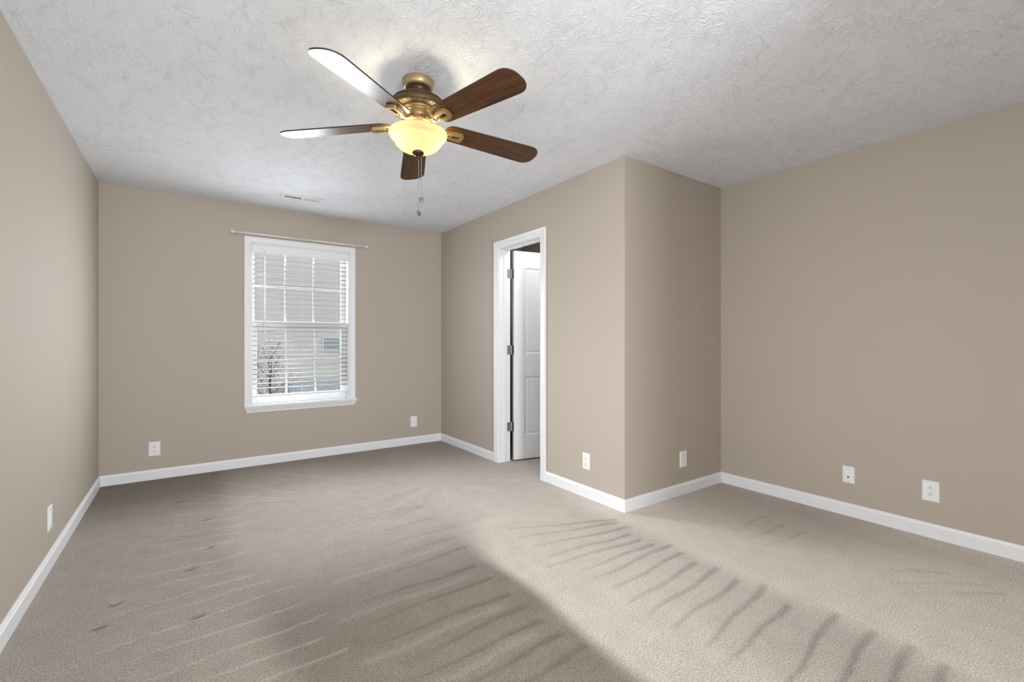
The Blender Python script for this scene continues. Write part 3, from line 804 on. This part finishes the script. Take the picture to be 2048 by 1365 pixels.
# ------------------------------------------------------------------ ceiling vent
def make_vent():
    X0, X1, Y0, Y1 = .660, 1.000, 4.368, 4.478
    cx, cy = (X0 + X1) / 2, (Y0 + Y1) / 2
    root = tag(empty('ceiling_vent', (cx, cy, H)), 'white rectangular air vent in the ceiling near the window', 'vent')
    hx, hy, m = (X1 - X0) / 2, (Y1 - Y0) / 2, .026
    f = B()
    ix0, ix1, iy = -hx + m, hx - m, hy - m
    for x0, x1, y0, y1 in ((-hx, ix0, -hy, hy), (ix1, hx, -hy, hy), (ix0, ix1, -hy, -iy), (ix0, ix1, iy, hy), (-.008, .008, -iy, iy)):
        f.box(x0, x1, y0, y1, -.007, 0, .0015)
    f.build('vent_frame', M['vent'], root)
    B().box(ix0, ix1, -iy, iy, -.0012, -.0002).build('duct_opening', M['ventdark'], root)
    for x0, x1, tilt in ((ix0, -.008, 38), (.008, ix1, -38)):
        l = B(); n = 22
        for k in range(n):
            x = x0 + (x1 - x0) * (k + .5) / n
            nb = bmesh.new(); bmesh.ops.create_cube(nb, size=1.0)
            for v in nb.verts: v.co = Vector((v.co.x * .0008, v.co.y * 2 * iy, v.co.z * .0075))
            l._merge(nb, 0, Matrix.Translation((x, 0, -.0055)) @ Matrix.Rotation(math.radians(tilt), 4, 'Y'))
        l.build('louver_bank', M['vent'], root)
    for x in (-hx + .010, hx - .010):
        s_ = B().lathe([(0, -.0022), (.003, -.002), (.004, 0), (0, 0)], 10); s_.build('screw', M['vent'], root, loc=(x, 0, -.007))
make_vent()

# ------------------------------------------------------------------ wall plates (local: x across, y out of the wall, z up)
def plate_base(root, w, h, hole=None):
    t = .0062
    b = B(); hw, hh = w / 2, h / 2
    # bevelled plate
    o = [(-hw, -hh), (hw, -hh), (hw, hh), (-hw, hh)]
    r = []
    for ins, y in ((0, 0), (0, .0022), (.004, t), (.006, t + .0003)):
        r.append([b.bm.verts.new((x + (ins if x < 0 else -ins), y, z + (ins if z < 0 else -ins))) for x, z in o])
    for a, c in zip(r, r[1:]):
        for i in range(4): b.bm.faces.new([a[i], a[(i + 1) % 4], c[(i + 1) % 4], c[i]])
    b.bm.faces.new(r[0]); b.bm.faces.new(r[-1][::-1])
    b.build('cover_plate', M['plate'], root)
    return t + .0003
def screw(root, z, y, mat='plate'):
    s_ = B().lathe([(0, .0016), (.0022, .0013), (.0032, 0), (0, 0)], 10)
    s_.bm.transform(Matrix.Rotation(-PI / 2, 4, 'X')); s_.build('screw', M[mat], root, loc=(0, y, z))
def wall_plate(name, kind, loc, rz, w, h, label, cat, group=None):
    root = tag(empty(name, loc, rz), label, cat, group)
    y = plate_base(root, w, h)
    if kind == 'duplex':
        for zc in (.0195, -.0195):
            f = B(); pts = []
            for k in range(28):
                a = 2 * PI * k / 28
                pts.append((.0172 * math.cos(a), max(-.0125, min(.0125, .0172 * math.sin(a)))))
            f.prism(pts, 'y', y - .001, y + .0022)
            rc = f.build('receptacle', M['plate'], root, loc=(0, 0, zc))
            for x, hh_, zz in ((-.0063, .0042, -.0035), (.0063, .0034, -.0035)):
                B().box(x - .0011, x + .0011, y + .0015, y + .0026, zz - hh_, zz + hh_).build('slot', M['slot'], rc)
            g = B().lathe([(0, 0), (.0026, 0), (.0026, .0011), (0, .0011)], 12)
            g.bm.transform(Matrix.Translation((0, y + .0015, .0062)) @ Matrix.Rotation(-PI / 2, 4, 'X')); g.build('ground_hole', M['slot'], rc)
        screw(root, 0, y)
    elif kind == 'rocker':
        B().box(-.0165, .0165, y - .001, y + .003, -.0335, .0335, .0012, 2).build('rocker', M['plate'], root)
        screw(root, .048, y); screw(root, -.048, y)
    elif kind == 'phone':
        B().box(-.008, .008, y - .001, y + .002, -.009, .009, .001).build('phone_jack', M['plate'], root)
        B().box(-.0042, .0042, y + .0015, y + .0024, -.004, .003).build('socket', M['jackgrey'], root)
        screw(root, .042, y); screw(root, -.042, y)
    elif kind == 'coax':
        c = B().lathe([(0, 0), (.0058, 0), (.0058, .002), (.0046, .0022), (.0046, .007), (.0015, .007), (.0012, .004), (0, .004)], 16)
        c.bm.transform(Matrix.Rotation(-PI / 2, 4, 'X')); c.build('coax_connector', M['jack'], root, loc=(0, y, -.014))
        screw(root, .044, y); screw(root, -.044, y, 'nickel')
    elif kind == 'blank':
        screw(root, .042, y); screw(root, -.042, y)
        B().box(-.006, .006, y - .001, y + .0012, -.014, .014, .0005).build('insert', M['plate'], root)
    return root
PZ = .266
wall_plate('wall_outlet', 'duplex', (-.234, YB, .257), PI, .080, .120, 'white duplex outlet low on the back wall, left of the window', 'outlet', 'white duplex outlets')
wall_plate('wall_plate', 'blank', (2.098, YB, .255), PI, .080, .123, 'white wall plate low on the back wall, right of the window', 'wall plate')
wall_plate('wall_plate', 'rocker', (XL, 3.331, .254), -PI / 2, .078, .122, 'white wall plate low on the left wall, seen nearly edge on', 'wall plate')
wall_plate('wall_outlet', 'duplex', (XC, 2.508, .268), PI / 2, .075, .122, 'white duplex outlet between the doorway and the outer wall corner', 'outlet', 'white duplex outlets')
wall_plate('wall_plate', 'phone', (3.104, YC, .266), PI, .084, .122, 'white wall plate on the shaded wall of the alcove', 'wall plate')
wall_plate('cable_jack', 'coax', (XR, 1.231, .274), PI / 2, .070, .112, 'white cable wall plate with one dark connector on right wall', 'cable jack')
wall_plate('wall_outlet', 'duplex', (XR, .813, .275), PI / 2, .080, .122, 'white duplex outlet on the right wall, rightmost plate', 'outlet', 'white duplex outlets')

# ------------------------------------------------------------------ outside: neighbouring house, tree, lawn
def make_outside():
    struct(B().box(-14, 20, YB + .6, 30, -3.2, -3.0).build('ground', M['lawn']))
    hs = tag(empty('neighbor_house', (3.0, 13.0, -3.0)), 'pale sided neighbouring house seen through the window blind', 'house')
    hx, hy, hz = hs.location
    # lap siding as stepped boards in one wall
    w = B(); zz = 0.0; prof = [(.6, 0)]
    while zz < 8.2:
        prof += [(-.007, zz), (0, zz + .16)]; zz += .16
    prof += [(.6, zz)]
    w.prism([(y, z) for y, z in prof], 'x', -8, 9)
    w.build('siding_wall', M['siding'], hs)
    x0, x1, z0, z1 = 2.96 - hx, 3.36 - hx, .92 - hz, 1.24 - hz
    t = B(); m = .03
    t.box(x0 - m, x1 + m, -.05, 0, z1, z1 + m); t.box(x0 - m, x1 + m, -.05, 0, z0 - m, z0); t.box(x0 - m, x0, -.05, 0, z0, z1); t.box(x1, x1 + m, -.05, 0, z0, z1)
    fr = t.build('window_frame', M['outtrim'], hs)
    B().box(x0, x1, -.03, -.01, z0, z1).build('window_pane', M['outglass'], fr)
    r = B(); r.prism([(-1.6, 2.55), (-.02, 3.14), (-.02, 3.02), (-1.6, 2.43)], 'x', 2.05 - hx, 3.2 - hx); r.build('porch_roof', M['shingle'], hs)
    p = B().box(2.12 - hx, 2.2 - hx, -1.5, -1.42, 0, 2.45); p.box(3.05 - hx, 3.13 - hx, -1.5, -1.42, 0, 2.45); p.build('porch_post', M['outtrim'], hs)
    # small tree in front of the house
    tr = tag(empty('young_tree', (1.36, 10.6, -3.0)), 'small dark leafed tree outside the lower left window panes', 'tree')
    rng = random.Random(11)
    tb = B(); tips = []
    tb.tube([(0, 0, 0), (.03, 0, 1.2), (-.02, .02, 2.3), (.02, 0, 3.3), (.05, 0, 3.9)], [.035, .03, .022, .014, .004], 8)
    for k in range(22):
        z = 1.9 + 1.9 * k / 21; a = k * 2.4; ln = .62 - .02 * k
        p0 = Vector((.0, 0, z)); p1 = p0 + Vector((math.cos(a) * ln * .5, math.sin(a) * ln * .5, .12)); p2 = p0 + Vector((math.cos(a) * ln, math.sin(a) * ln, .34))
        tb.tube([p0, p1, p2], [.010, .006, .002], 5); tips += [p1, p2, p1.lerp(p2, .5)]
        for q in range(3):
            b0 = p1.lerp(p2, .3 * q); b1 = b0 + Vector((rng.gauss(0, .10), rng.gauss(0, .10), abs(rng.gauss(.08, .05))))
            tb.tube([b0, b0.lerp(b1, .5), b1], [.004, .003, .0015], 4); tips.append(b1)
    tb.build('trunk', M['bark'], tr)
    lb = B()
    for p in tips:
        for _ in range(5):
            q = p + Vector((rng.gauss(0, .07), rng.gauss(0, .07), rng.gauss(0, .06)))
            d = Vector((rng.gauss(0, 1), rng.gauss(0, 1), rng.gauss(0, 1))).normalized(); e = d.orthogonal().normalized()
            L_, W_ = .022, .009
            vs = [lb.bm.verts.new(q + v) for v in (d * -L_, e * W_, d * L_, e * -W_)]
            lb.bm.faces.new(vs)
    lb.build('foliage', M['leaf'], tr)
make_outside()
